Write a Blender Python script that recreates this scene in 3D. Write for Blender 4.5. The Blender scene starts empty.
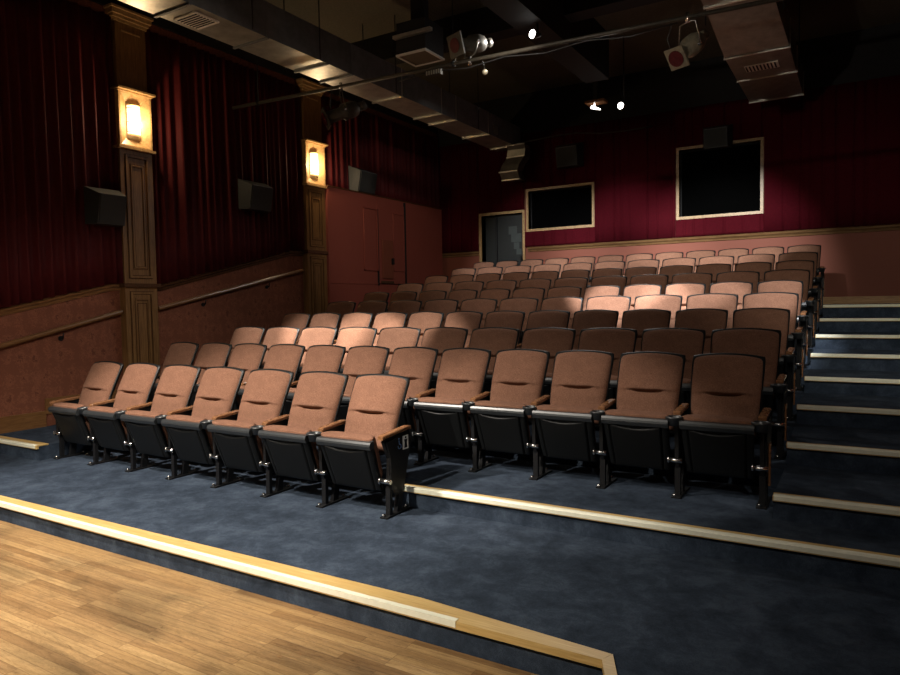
import bpy, bmesh, math, random
from mathutils import Vector, Matrix
random.seed(7)
C = bpy.context.scene.collection
ZS = 1.655            # eye height above the wooden stage floor
PI = math.pi

# ------------------------------------------------------------------ materials
def new_mat(name):
    m = bpy.data.materials.new(name); m.use_nodes = True
    nt = m.node_tree; b = nt.nodes['Principled BSDF']
    return m, nt, b
def node(nt, t, **kw):
    n = nt.nodes.new(t)
    for k, v in kw.items():
        if k in n.inputs: n.inputs[k].default_value = v
        else: setattr(n, k, v)
    return n
def ramp(nt, fac, stops):
    r = nt.nodes.new('ShaderNodeValToRGB')
    el = r.color_ramp.elements
    el[0].position, el[0].color = stops[0][0], (*stops[0][1], 1)
    el[1].position, el[1].color = stops[-1][0], (*stops[-1][1], 1)
    for p, c in stops[1:-1]:
        e = el.new(p); e.color = (*c, 1)
    nt.links.new(fac, r.inputs['Fac'])
    return r
def coords(nt, scale=(1, 1, 1), kind='Object'):
    tc = nt.nodes.new('ShaderNodeTexCoord'); mp = nt.nodes.new('ShaderNodeMapping')
    mp.inputs['Scale'].default_value = scale
    nt.links.new(tc.outputs[kind], mp.inputs['Vector'])
    return mp.outputs['Vector']
def simple(name, col, rough=.6, metal=0, noise=0, nscale=20, bump=0, spec=.5, scale=(1, 1, 1), sheen=0):
    m, nt, b = new_mat(name)
    b.inputs['Roughness'].default_value = rough
    b.inputs['Metallic'].default_value = metal
    b.inputs['Specular IOR Level'].default_value = spec
    if sheen:
        b.inputs['Sheen Weight'].default_value = sheen
        b.inputs['Sheen Roughness'].default_value = .4
        b.inputs['Sheen Tint'].default_value = (*[min(1, c * 3) for c in col], 1)
    v = coords(nt, scale)
    n = node(nt, 'ShaderNodeTexNoise', Scale=nscale, Detail=5.0, Roughness=.65)
    nt.links.new(v, n.inputs['Vector'])
    lo = tuple(max(0, c * (1 - noise)) for c in col); hi = tuple(min(1, c * (1 + noise)) for c in col)
    r = ramp(nt, n.outputs['Fac'], [(.3, lo), (.7, hi)])
    nt.links.new(r.outputs['Color'], b.inputs['Base Color'])
    if bump:
        bp = node(nt, 'ShaderNodeBump', Strength=bump, Distance=.01)
        nt.links.new(n.outputs['Fac'], bp.inputs['Height']); nt.links.new(bp.outputs['Normal'], b.inputs['Normal'])
    return m

def mat_fabric():
    m, nt, b = new_mat('seat_fabric')
    b.inputs['Roughness'].default_value = .92; b.inputs['Specular IOR Level'].default_value = .2
    v = coords(nt)
    n1 = node(nt, 'ShaderNodeTexNoise', Scale=120.0, Detail=4.0, Roughness=.85); nt.links.new(v, n1.inputs['Vector'])
    n2 = node(nt, 'ShaderNodeTexNoise', Scale=14.0, Detail=4.0, Roughness=.7); nt.links.new(v, n2.inputs['Vector'])
    r1 = ramp(nt, n1.outputs['Fac'], [(.3, (.122, .056, .034)), (.7, (.292, .146, .094))])
    r2 = ramp(nt, n2.outputs['Fac'], [(.3, (.86, .86, .86)), (.7, (1.08, 1.08, 1.08))])
    mx = node(nt, 'ShaderNodeMixRGB', blend_type='MULTIPLY', Fac=1.0)
    nt.links.new(r1.outputs['Color'], mx.inputs['Color1']); nt.links.new(r2.outputs['Color'], mx.inputs['Color2'])
    nt.links.new(mx.outputs['Color'], b.inputs['Base Color'])
    bp = node(nt, 'ShaderNodeBump', Strength=.25, Distance=.003)
    nt.links.new(n1.outputs['Fac'], bp.inputs['Height']); nt.links.new(bp.outputs['Normal'], b.inputs['Normal'])
    return m

def mat_carpet():
    m, nt, b = new_mat('navy_carpet')
    b.inputs['Roughness'].default_value = .95; b.inputs['Specular IOR Level'].default_value = .15
    v = coords(nt)
    n1 = node(nt, 'ShaderNodeTexNoise', Scale=5.0, Detail=9.0, Roughness=.74, Distortion=.25); nt.links.new(v, n1.inputs['Vector'])
    n2 = node(nt, 'ShaderNodeTexNoise', Scale=160.0, Detail=3.0, Roughness=.8); nt.links.new(v, n2.inputs['Vector'])
    r1 = ramp(nt, n1.outputs['Fac'], [(.32, (.018, .026, .040)), (.5, (.036, .050, .075)), (.70, (.068, .090, .125))])
    r2 = ramp(nt, n2.outputs['Fac'], [(.3, (.72, .72, .72)), (.7, (1.25, 1.25, 1.25))])
    mx = node(nt, 'ShaderNodeMixRGB', blend_type='MULTIPLY', Fac=1.0)
    nt.links.new(r1.outputs['Color'], mx.inputs['Color1']); nt.links.new(r2.outputs['Color'], mx.inputs['Color2'])
    nt.links.new(mx.outputs['Color'], b.inputs['Base Color'])
    bp = node(nt, 'ShaderNodeBump', Strength=.5, Distance=.01)
    nt.links.new(n2.outputs['Fac'], bp.inputs['Height']); nt.links.new(bp.outputs['Normal'], b.inputs['Normal'])
    return m

def mat_planks():
    m, nt, b = new_mat('oak_planks')
    b.inputs['Roughness'].default_value = .42; b.inputs['Specular IOR Level'].default_value = .35
    v = coords(nt)
    br = node(nt, 'ShaderNodeTexBrick', Scale=1.0)
    br.offset = .37; br.offset_frequency = 3
    br.inputs['Brick Width'].default_value = .62; br.inputs['Row Height'].default_value = .057
    br.inputs['Mortar Size'].default_value = .0009; br.inputs['Mortar Smooth'].default_value = .2
    br.inputs['Color1'].default_value = (0, 0, 0, 1); br.inputs['Color2'].default_value = (1, 1, 1, 1)
    br.inputs['Mortar'].default_value = (.5, .5, .5, 1); br.inputs['Bias'].default_value = 0
    nt.links.new(v, br.inputs['Vector'])
    base = ramp(nt, br.outputs['Color'], [(0, (.250, .140, .060)), (.2, (.350, .212, .098)), (.8, (.420, .265, .122)), (1, (.500, .325, .155))])
    v2 = coords(nt, (1.6, 13, 1))
    g = node(nt, 'ShaderNodeTexNoise', Scale=3.2, Detail=8.0, Roughness=.72, Distortion=2.6); sh = nt.nodes.new('ShaderNodeVectorMath'); sh.operation = 'MULTIPLY_ADD'; sh.inputs[1].default_value = (7, 3, 11)
    nt.links.new(br.outputs['Color'], sh.inputs[0]); nt.links.new(v2, sh.inputs[2]); nt.links.new(sh.outputs['Vector'], g.inputs['Vector'])
    wv = node(nt, 'ShaderNodeTexWave', Scale=.55, Distortion=16.0, Detail=4.0); wv.bands_direction = 'Y'; wv.inputs['Detail Scale'].default_value = .7
    nt.links.new(sh.outputs['Vector'], wv.inputs['Vector'])
    wr = ramp(nt, wv.outputs['Fac'], [(.0, (.66, .62, .56)), (.35, (1, 1, 1)), (1, (1.08, 1.07, 1.05))])
    gr = ramp(nt, g.outputs['Fac'], [(.34, (.42, .38, .33)), (.43, (.92, .91, .88)), (.47, (.62, .58, .52)), (.51, (1.02, 1.02, 1.0)), (.57, (.80, .77, .71)), (.70, (1.28, 1.26, 1.2))])
    v3 = coords(nt, (.5, 1.1, 1))
    st = node(nt, 'ShaderNodeTexNoise', Scale=2.2, Detail=4.0, Roughness=.6, Distortion=.6); nt.links.new(v3, st.inputs['Vector'])
    sr = ramp(nt, st.outputs['Fac'], [(.34, (.58, .60, .62)), (.52, (1, 1, 1)), (.8, (1.15, 1.12, 1.02))])
    m1 = node(nt, 'ShaderNodeMixRGB', blend_type='MULTIPLY', Fac=1.0); m2 = node(nt, 'ShaderNodeMixRGB', blend_type='MULTIPLY', Fac=1.0)
    m3 = node(nt, 'ShaderNodeMixRGB', blend_type='MIX')
    nt.links.new(base.outputs['Color'], m1.inputs['Color1']); nt.links.new(gr.outputs['Color'], m1.inputs['Color2'])
    nt.links.new(m1.outputs['Color'], m2.inputs['Color1']); nt.links.new(sr.outputs['Color'], m2.inputs['Color2'])
    nt.links.new(br.outputs['Fac'], m3.inputs['Fac']); m4 = node(nt, 'ShaderNodeMixRGB', blend_type='MULTIPLY', Fac=.45)
    nt.links.new(m2.outputs['Color'], m4.inputs['Color1']); nt.links.new(wr.outputs['Color'], m4.inputs['Color2'])
    nt.links.new(m4.outputs['Color'], m3.inputs['Color1'])
    m3.inputs['Color2'].default_value = (.075, .035, .014, 1)
    nt.links.new(m3.outputs['Color'], b.inputs['Base Color'])
    bp = node(nt, 'ShaderNodeBump', Strength=.12, Distance=.004)
    nt.links.new(g.outputs['Fac'], bp.inputs['Height']); nt.links.new(bp.outputs['Normal'], b.inputs['Normal'])
    return m

def mat_wood(name, lo, mid, hi, rough=.42, axis=(14, 14, 1.1), spec=.5):
    m, nt, b = new_mat(name)
    b.inputs['Roughness'].default_value = rough; b.inputs['Specular IOR Level'].default_value = spec
    v = coords(nt, axis)
    g = node(nt, 'ShaderNodeTexNoise', Scale=3.0, Detail=6.0, Roughness=.62, Distortion=1.2); nt.links.new(v, g.inputs['Vector'])
    r = ramp(nt, g.outputs['Fac'], [(.28, lo), (.5, mid), (.74, hi)])
    nt.links.new(r.outputs['Color'], b.inputs['Base Color'])
    bp = node(nt, 'ShaderNodeBump', Strength=.1, Distance=.003)
    nt.links.new(g.outputs['Fac'], bp.inputs['Height']); nt.links.new(bp.outputs['Normal'], b.inputs['Normal'])
    return m

def mat_wallpaper(name='damask_wallpaper'):
    m, nt, b = new_mat(name)
    b.inputs['Roughness'].default_value = .75; b.inputs['Specular IOR Level'].default_value = .3
    v = coords(nt, (1, 5.2, 3.4))
    vo = node(nt, 'ShaderNodeTexVoronoi', Scale=1.35, Randomness=.25); vo.feature = 'SMOOTH_F1'; nt.links.new(v, vo.inputs['Vector'])
    v2 = coords(nt)
    n = node(nt, 'ShaderNodeTexNoise', Scale=26.0, Detail=4.0, Roughness=.6, Distortion=1.5); nt.links.new(v2, n.inputs['Vector'])
    ad = node(nt, 'ShaderNodeMath', operation='MULTIPLY_ADD'); ad.inputs[1].default_value = 1.1
    nt.links.new(n.outputs['Fac'], ad.inputs[0]); nt.links.new(vo.outputs['Distance'], ad.inputs[2])
    r = ramp(nt, ad.outputs['Value'], [(.70, (.150, .046, .024)), (.84, (.290, .105, .056)), (.98, (.200, .066, .035))])
    nt.links.new(r.outputs['Color'], b.inputs['Base Color'])
    return m

M = dict(
    fabric=mat_fabric(), carpet=mat_carpet(), planks=mat_planks(),
    plastic=simple('black_plastic', (.006, .0065, .007), .45, noise=.15, nscale=60, bump=.02, spec=.25),
    rim=simple('rim_plastic', (.028, .031, .034), .36, noise=.1, nscale=60, spec=.8),
    iron=simple('black_iron', (.006, .006, .007), .5, noise=.2, nscale=50, spec=.35),
    chrome=simple('chrome_bolt', (.75, .74, .72), .22, metal=1, noise=.05),
    armwood=mat_wood('armrest_oak', (.13, .055, .024), (.23, .105, .048), (.34, .175, .088), .22, (8, 3, 8)),
    nosing=mat_wood('pine_nosing', (.50, .30, .095), (.63, .41, .145), (.75, .53, .23), .42, (1.2, 22, 22)),
    strip=simple('glow_strip', (.93, .90, .72), .45, noise=.05, nscale=30),
    oak=mat_wood('pilaster_oak', (.115, .052, .016), (.215, .108, .036), (.32, .175, .066), .38, (16, 16, 1.0)),
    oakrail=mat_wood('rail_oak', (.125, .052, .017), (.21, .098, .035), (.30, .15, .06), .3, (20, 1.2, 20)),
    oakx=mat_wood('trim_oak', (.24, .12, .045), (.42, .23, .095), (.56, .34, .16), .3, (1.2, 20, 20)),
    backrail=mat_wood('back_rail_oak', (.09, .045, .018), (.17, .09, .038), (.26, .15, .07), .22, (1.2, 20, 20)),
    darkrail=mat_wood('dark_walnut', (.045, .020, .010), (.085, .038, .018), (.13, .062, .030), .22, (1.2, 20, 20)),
    frame=mat_wood('frame_oak', (.26, .15, .058), (.42, .26, .11), (.55, .37, .17), .38, (6, 6, 6)),
    paper=mat_wallpaper(),
    terracotta=simple('terracotta_wall', (.205, .054, .028), .7, noise=.10, nscale=120, bump=.05),
    redpaint=simple('red_plaster', (.265, .062, .042), .6, noise=.07, nscale=140, bump=.05),
    velvet=simple('red_velvet', (.078, .006, .007), .7, noise=.12, nscale=18, spec=.22, sheen=.15),
    backvelvet=simple('burgundy_drape', (.062, .003, .007), .9, noise=.14, nscale=30, spec=.08, sheen=0),
    ceiling=simple('dark_ceiling_paint', (.100, .088, .058), .8, noise=.25, nscale=30, bump=.2),
    blackpaint=simple('black_paint', (.010, .009, .009), .8, noise=.3, nscale=15),
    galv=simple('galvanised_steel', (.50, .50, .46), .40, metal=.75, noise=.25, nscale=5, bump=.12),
    galvdark=simple('shade_grey_steel', (.190, .205, .215), .5, metal=.3, noise=.2, nscale=8),  # darker copy of the duct steel, shade of its side faces in the colour
    galvrim=simple('bright_flange', (.70, .69, .62), .35, metal=.8, noise=.1),
    fixture=simple('fixture_body', (.065, .056, .042), .5, metal=.3, noise=.3, nscale=25),
    beige=simple('beige_fixture_paint', (.30, .26, .18), .4, metal=.3, noise=.25, nscale=25),
    ductgrey=simple('dull_duct_metal', (.20, .20, .175), .42, metal=.6, noise=.25, nscale=6, bump=.1),
    gel=simple('red_lens', (.085, .012, .014), .15, noise=.3, nscale=30),
    speaker=simple('speaker_cabinet', (.028, .032, .032), .55, noise=.15, nscale=60),
    grille=simple('speaker_grille', (.030, .034, .033), .7, noise=.3, nscale=260, bump=.3),
    glass=simple('dark_glass', (.002, .002, .002), .12, noise=.1, spec=.0),
    doordark=simple('dark_door_paint', (.007, .010, .0095), .6, noise=.2, nscale=10),
    white=simple('white_paint', (.85, .83, .76), .5, noise=.06),
    grey=simple('grey_paper', (.050, .060, .057), .7, noise=.1),
    cable=simple('black_cable', (.012, .012, .012), .5, noise=.1),
    signwhite=simple('sign_white', (.80, .80, .78), .5, noise=.03),
    signblue=simple('sign_blue', (.16, .30, .62), .5, noise=.03),
    panelbrown=simple('brown_filter', (.135, .105, .065), .7, noise=.15, nscale=40),
)
def emit(name, col, s):
    m, nt, b = new_mat(name)
    b.inputs['Base Color'].default_value = (*col, 1)
    b.inputs['Emission Color'].default_value = (*col, 1); b.inputs['Emission Strength'].default_value = s
    v = coords(nt); n = node(nt, 'ShaderNodeTexNoise', Scale=12.0); nt.links.new(v, n.inputs['Vector'])
    r = ramp(nt, n.outputs['Fac'], [(.3, tuple(c * .9 for c in col)), (.7, col)])
    nt.links.new(r.outputs['Color'], b.inputs['Emission Color'])
    return m
M['sconce'] = emit('sconce_glass', (1.0, .84, .56), 2.6)
M['sconceband'] = emit('sconce_band', (1.0, .60, .24), .8)
M['bulb'] = emit('lamp_bulb', (1.0, .98, .93), 10)
M['smallbulb'] = emit('small_bulb', (1.0, .95, .88), 4)

# ------------------------------------------------------------------ mesh helpers
class MB:
    def __init__(s): s.bm = bmesh.new()
    def box(s, x0, x1, y0, y1, z0, z1, mi=0):
        v = [s.bm.verts.new(p) for p in [(x0, y0, z0), (x1, y0, z0), (x1, y1, z0), (x0, y1, z0), (x0, y0, z1), (x1, y0, z1), (x1, y1, z1), (x0, y1, z1)]]
        for f in [(0, 3, 2, 1), (4, 5, 6, 7), (0, 1, 5, 4), (1, 2, 6, 5), (2, 3, 7, 6), (3, 0, 4, 7)]:
            fc = s.bm.faces.new([v[i] for i in f]); fc.material_index = mi
        return s
    def hexa(s, pts, mi=0):
        v = [s.bm.verts.new(p) for p in pts]
        for f in [(0, 3, 2, 1), (4, 5, 6, 7), (0, 1, 5, 4), (1, 2, 6, 5), (2, 3, 7, 6), (3, 0, 4, 7)]:
            fc = s.bm.faces.new([v[i] for i in f]); fc.material_index = mi
        return s
    def prism(s, poly, d0, d1, axis='x', mi=0):
        def P(a, b, d):
            return {'x': (d, a, b), 'y': (a, d, b), 'z': (a, b, d)}[axis]
        A = [s.bm.verts.new(P(a, b, d0)) for a, b in poly]; B = [s.bm.verts.new(P(a, b, d1)) for a, b in poly]
        n = len(poly)
        for i in range(n):
            f = s.bm.faces.new([A[i], A[(i + 1) % n], B[(i + 1) % n], B[i]]); f.material_index = mi
        s.bm.faces.new(A[::-1]).material_index = mi; s.bm.faces.new(B).material_index = mi
        return s
    def tube(s, pts, r, seg=8, mi=0, cap=True):
        rings = []
        pts = [Vector(p) for p in pts]
        rr = r if isinstance(r, (list, tuple)) else [r] * len(pts)
        for i, p in enumerate(pts):
            d = (pts[min(i + 1, len(pts) - 1)] - pts[max(i - 1, 0)]).normalized()
            up = Vector((0, 0, 1)) if abs(d.z) < .95 else Vector((0, 1, 0))
            a = d.cross(up).normalized(); b = a.cross(d)
            rings.append([s.bm.verts.new(p + rr[i] * (math.cos(2 * PI * k / seg) * a + math.sin(2 * PI * k / seg) * b)) for k in range(seg)])
        for i in range(len(rings) - 1):
            for k in range(seg):
                f = s.bm.faces.new([rings[i][k], rings[i][(k + 1) % seg], rings[i + 1][(k + 1) % seg], rings[i + 1][k]]); f.smooth = True; f.material_index = mi
        if cap:
            s.bm.faces.new(rings[0][::-1]).material_index = mi; s.bm.faces.new(rings[-1]).material_index = mi
        return s
    def pillow(s, fF, fB, na, nb, mi=0, extra=(), ea=()):
        def tt(n, ex):
            v = {round(.6 * -math.cos(PI * i / n) + .4 * (2 * i / n - 1), 5) for i in range(n + 1)}
            v |= {-.999, .999, -.992, .992} | set(ex)
            return sorted(v)
        A, Bq = tt(na, ea), tt(nb, extra)
        na, nb = len(A) - 1, len(Bq) - 1
        g = {}
        for i, a in enumerate(A):
            for j, b in enumerate(Bq):
                edge = i in (0, na) or j in (0, nb)
                vf = s.bm.verts.new(fF(a, b)); g[(0, i, j)] = vf
                g[(1, i, j)] = vf if edge else s.bm.verts.new(fB(a, b))
        for i in range(na):
            for j in range(nb):
                for side in (0, 1):
                    q = [g[(side, i, j)], g[(side, i + 1, j)], g[(side, i + 1, j + 1)], g[(side, i, j + 1)]]
                    if side: q.reverse()
                    f = s.bm.faces.new(q); f.smooth = True; f.material_index = mi
        return s
    def build(s, name, mats, parent=None, loc=None, bevel=0, recalc=True):
        if bevel:
            es = [e for e in s.bm.edges if len(e.link_faces) == 2 and e.calc_face_angle(0) > .5]
            bmesh.ops.bevel(s.bm, geom=es, offset=bevel, segments=2, affect='EDGES', profile=.5)
        if recalc: bmesh.ops.recalc_face_normals(s.bm, faces=s.bm.faces[:])
        me = bpy.data.meshes.new(name); s.bm.to_mesh(me); s.bm.free()
        o = bpy.data.objects.new(name, me); C.objects.link(o)
        for m in (mats if isinstance(mats, (list, tuple)) else [mats]): me.materials.append(m)
        if parent: o.parent = parent
        if loc: o.location = loc
        return o

def tag(o, label=None, cat=None, group=None, kind=None):
    for k, v in (('label', label), ('category', cat), ('group', group), ('kind', kind)):
        if v: o[k] = v
    return o
def empty(name, loc=(0, 0, 0), rz=0, **kw):
    o = bpy.data.objects.new(name, None); C.objects.link(o); o.location = loc; o.rotation_euler = (0, 0, rz)
    o.empty_display_size = .1
    return tag(o, **kw)
def struct(o): o['kind'] = 'structure'; return o
def copy_tree(o, parent=None):
    c = o.copy(); C.objects.link(c); c.parent = parent
    for ch in o.children: copy_tree(ch, c)
    return c

# ------------------------------------------------------------------ camera
f, yaw, pitch, roll = 681.7, math.radians(-31.012), math.radians(-2.843), math.radians(-1.0126)
cy, sy, cp, sp, cr, sr = math.cos(yaw), math.sin(yaw), math.cos(pitch), math.sin(pitch), math.cos(roll), math.sin(roll)
fw = Vector((sy * cp, cy * cp, sp)); rt = Vector((cy, -sy, 0)); up = rt.cross(fw)
R_, U_ = cr * rt + sr * up, -sr * rt + cr * up
cam = bpy.data.cameras.new('camera'); co = bpy.data.objects.new('camera', cam); C.objects.link(co)
cam.sensor_width = 36; cam.lens = f / 900 * 36; cam.clip_start = .05; cam.clip_end = 100
Mx = Matrix((R_, U_, -fw)).transposed().to_4x4(); Mx.translation = Vector((0, 0, ZS)); co.matrix_world = Mx
bpy.context.scene.camera = co

# ------------------------------------------------------------------ row geometry (x right, y towards the back wall, z above stage floor)
YR = [4.245, 5.183, 6.064, 6.969, 7.888, 8.814, 9.74, 10.66, 11.574, 12.487]           # top of the backrests
ZR = [.146, .293, .438, .591, .742, .887, 1.043, 1.201, 1.367, 1.531]                  # floor of each row
XR = [-2.865, -.530, -.512, -.520, -.512, -.530, -.512, -.512, -.512, -.512]
PT = [.590, .535, .577, .531, .579, .531, .581, .534, .580, .533]
NS = [7, 12, 11, 12, 11, 12, 11, 12, 11, 12]
XL, XW = -8.22, 1.9     # left wall face, right wall face
YB = 13.3
NOSE = [None, 3.69] + [y - 1.49 for y in YR[2:]]

# ------------------------------------------------------------------ shell
def S(name, mb, mat, **k): return struct(mb.build(name, mat, **k))
S('floor', MB().box(XL - .3, XW + .3, -4, 2.74, -.2, 0), M['planks'])
EDGE = [(-.885, 2.74), (1.65, -3.1), (1.9, -4.0)]
mb = MB(); mb.prism([(XL, 2.722), (-.895, 2.718), (-.872, 2.665), (1.64, -3.06), (XW, -3.66), (XW, 4.9), (XL, 4.9)], .001, ZR[0], 'z')
S('floor', mb, M['carpet'])
# platform of the second row, brought forward in the left aisle and right of the front seats
mb = MB(); mb.prism([(XL, 3.69), (-7.075, 3.69), (-7.075, 4.38), (-2.925, 4.38), (-2.925, 4.13), (XW, 4.13), (XW, 5.6), (XL, 5.6)], ZR[0], ZR[1], 'z')
S('floor', mb, M['carpet'])
for k in range(2, 10):
    y0 = NOSE[k]; y1 = YB if k == 9 else YR[k] + .16
    yr = YR[k - 1] + .14
    mb = MB(); mb.prism([(XL, y0 - .02), (-7.0, y0 - .02), (-7.0, yr), (-.445, yr), (-.445, y0), (XW, y0), (XW, y1), (XL, y1)], ZR[k] - .19, ZR[k], 'z')
    S('floor', mb, M['carpet'])

# nosings
def nosing(n, x0, x1, y, z, w=.055, strip=None, ys=None):
    h = .022
    mb = MB(); mb.prism([(y - .022, z - .028), (y - .022, z + .002), (y - .014, z + .010), (y + w, z + .010), (y + w, z - .004), (y, z - .004), (y, z - .028)], x0, x1, 'x')
    o = S('trim_%d' % n, mb, M['nosing'])
    if strip:
        mb = MB(); mb.prism([(y - .0245, z - .022), (y - .0245, z + .003), (y - .015, z + .0125), (y + .012, z + .0125), (y + .012, z + .009), (y - .018, z + .009), (y - .0225, z - .022)], strip[0], strip[1], 'x')
        s_ = mb.build('glow_strip', M['strip'], o)
    return o
n = 1
zt = ZR[0] + .010; mb = MB(); mb.prism([(XL, 2.712), (-5, 2.70), (-.909, 2.70), (-.888, 2.765), (-1.9, 2.84), (XL, 2.80)], ZR[0] - .028, zt, 'z')
fn = S('trim_%d' % n, mb, M['nosing'], bevel=.004); n += 1
MB().box(XL, -1.62, 2.6965, 2.728, ZR[0] - .02, zt + .0025).build('glow_strip', M['strip'], fn, bevel=.004)
# slanting run of the front nosing towards the stage side
mb = MB(); a = Vector((-.87, 2.66, 0)); b_ = Vector((1.66, -3.2, 0)); d = (b_ - a).normalized(); q = Vector((-d.y, d.x, 0)) * -1
q = Vector((d.y, -d.x, 0))      # points to the stage
if q.x > 0: q = -q
P0 = Vector((-.909, 2.70, 0)); P1 = P0 + Vector((.40, -.917, 0)) * 6.3; w = Vector((.917, .40, 0)) * .050
pts = [P0, P1, P1 + w, Vector((-.884, 2.768, 0))]
mb.hexa([(pts[0].x, pts[0].y, ZR[0] - .028), (pts[1].x, pts[1].y, ZR[0] - .028), (pts[2].x, pts[2].y, ZR[0] - .028), (pts[3].x, pts[3].y, ZR[0] - .028),
         (pts[0].x, pts[0].y, ZR[0] + .01), (pts[1].x, pts[1].y, ZR[0] + .01), (pts[2].x, pts[2].y, ZR[0] + .01), (pts[3].x, pts[3].y, ZR[0] + .01)])
S('trim_%d' % n, mb, M['nosing']); n += 1
nosing(n, XL, -7.075, 3.69, ZR[1], .10, strip=(XL, -7.10)); n += 1
nosing(n, -2.925, XW, 4.13, ZR[1], strip=(-2.92, XW)); n += 1
for k in range(2, 10):
    nosing(n, -.445, XW, NOSE[k], ZR[k], .045, strip=(-.44, XW)); n += 1
for k in range(2, 5):
    nosing(n, XL, -7.0, NOSE[k] - .02, ZR[k], .045); n += 1

# walls
TOP = ZS + 4.35
S('wall_left', MB().box(XL - .25, XL, -4, YB + .3, -.2, TOP), M['paper'])
S('wall_right', MB().box(XW, XW + .25, -4, YB + .3, -.2, TOP), M['paper'])
# back wall with openings for the door and the projection windows
W1 = (-6.00, -4.61, 1.535 + ZS, 2.325 + ZS); W2 = (-2.92, -1.525, 1.545 + ZS, 2.78 + ZS); DR = (-7.13, -6.14, ZR[9], 1.90 + ZS)
xs = sorted({XL - .25, DR[0], DR[1], W1[0], W1[1], W2[0], W2[1], XW + .25}); mb = MB()
for i in range(len(xs) - 1):
    xm = (xs[i] + xs[i + 1]) / 2; z = 0
    cuts = [w for w in (W1, W2, DR) if w[0] < xm < w[1]]
    for w in cuts:
        mb.box(xs[i], xs[i + 1], YB, YB + .3, -.2, w[2]); z = w[3]
    mb.box(xs[i], xs[i + 1], YB, YB + .3, z if cuts else -.2, TOP)
S('wall_back', mb, M['terracotta'])
S('wall_front', MB().box(XL - .25, XW + .25, -4.25, -4, -.2, TOP), M['blackpaint'])
S('ceiling', MB().box(XL - .25, XW + .25, -4.25, YB + .3, TOP, TOP + .2), M['ceiling'])

# windows and door
def window(nm, W):
    o = S(nm, MB().box(W[0], W[1], YB + .16, YB + .17, W[2], W[3]), M['glass'])
    t = .05; mb = MB()
    for (x0, x1, z0, z1) in ((W[0] - t, W[1] + t, W[3], W[3] + t), (W[0] - t, W[1] + t, W[2] - t, W[2]), (W[0] - t, W[0], W[2], W[3]), (W[1], W[1] + t, W[2], W[3])):
        mb.box(x0, x1, YB - .035, YB + .2, z0, z1)
    mb.build('window_frame', M['frame'], o, bevel=.006)
    mb = MB()
    for (x0, x1, z0, z1) in ((W[0], W[1], W[3] - .02, W[3]), (W[0], W[1], W[2], W[2] + .02), (W[0], W[0] + .02, W[2], W[3]), (W[1] - .02, W[1], W[2], W[3])):
        mb.box(x0, x1, YB + .1, YB + .15, z0, z1)
    mb.build('glazing_bead', M['blackpaint'], o)
    return o
window('window_1', W1); window('window_2', W2)
S('wall_booth', MB().box(XL - .25, XW, YB + 1.6, YB + 1.7, 0, TOP), M['blackpaint'])
d1 = S('door_1', MB().box(DR[0] + .33, DR[1] - .02, YB + .09, YB + .13, DR[2], DR[3] - .01), M['doordark'])
mb = MB(); t = .055
mb.box(DR[0] - t, DR[0], YB - .03, YB + .2, DR[2], DR[3] + t); mb.box(DR[1], DR[1] + t, YB - .03, YB + .2, DR[2], DR[3] + t); mb.box(DR[0], DR[1], YB - .03, YB + .2, DR[3], DR[3] + t)
mb.build('door_frame', M['frame'], d1, bevel=.005)
MB().box(DR[0] + .02, DR[0] + .30, YB + .14, YB + .16, DR[2], DR[3]).build('side_panel', M['doordark'], d1)
MB().box(DR[0] + .30, DR[0] + .34, YB + .05, YB + .16, DR[2], DR[3]).build('mullion', M['blackpaint'], d1)
MB().box(DR[1] - .10, DR[1] - .06, YB + .03, YB + .09, DR[2] + .98, DR[2] + 1.12).build('door_handle', M['iron'], d1)
for i, (x, z, w, h) in enumerate([(-6.52, 1.47, .20, .17), (-6.46, 1.30, .24, .18), (-6.40, 1.15, .13, .14), (-6.34, 1.03, .12, .12)]):
    o = MB().box(x, x + w, YB + .084, YB + .089, z + ZS, z + h + ZS).build('paper_notice', M['grey'])
    tag(o, ['grey paper notice taped highest on the dark back door', 'wide grey paper notice just below the topmost one on the back door', 'small grey paper notice second from the bottom on the back door', 'lowest small grey paper notice on the dark back door'][i], 'notice', 'paper notices on the back door')

# chair rail of the back wall
def rail_x(nm, x0, x1, zc, mat):
    z = zc + ZS
    mb = MB(); mb.prism([(YB, z - .055), (YB - .02, z - .05), (YB - .025, z - .02), (YB - .05, z + .005), (YB - .055, z + .03), (YB - .03, z + .045), (YB, z + .05)], x0, x1, 'x')
    return S(nm, mb, mat)
rail_x('trim_21', -6.02, XW, 1.115, M['backrail']); rail_x('trim_22', XL, DR[0] - .055, 1.095, M['backrail'])
S('baseboard_back', MB().box(DR[1] + .06, XW, YB - .025, YB, ZR[9], ZS + .0), M['oakx'], bevel=.004)

# left wall trims
def sloped(nm, segs, prof, mat, x=XL, parent=None, st=True):
    """prof: (dx from wall, dz) section swept along (y,z) points, kept vertical"""
    mb = MB(); bm = mb.bm; rings = []
    for (y, z) in segs: rings.append([bm.verts.new((x + dx, y, z + dz)) for dx, dz in prof])
    for i in range(len(rings) - 1):
        for k in range(len(prof)):
            bm.faces.new([rings[i][k], rings[i][(k + 1) % len(prof)], rings[i + 1][(k + 1) % len(prof)], rings[i + 1][k]])
    bm.faces.new(rings[0][::-1]); bm.faces.new(rings[-1])
    o = mb.build(nm, mat, parent)
    return struct(o) if st else o
CR = [(0, -.075), (.02, -.07), (.028, -.035), (.05, -.02), (.055, 0), (.03, .012), (0, .015)]
P1Y, P2Y = (5.39, 5.855), (8.80, 9.285)
sloped('trim_23', [(-3.9, ZS - 1.74), (3.943, ZS + .02), (5.27, ZS + .315), (P1Y[0], ZS + .318)], CR, M['oakrail'])
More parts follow.
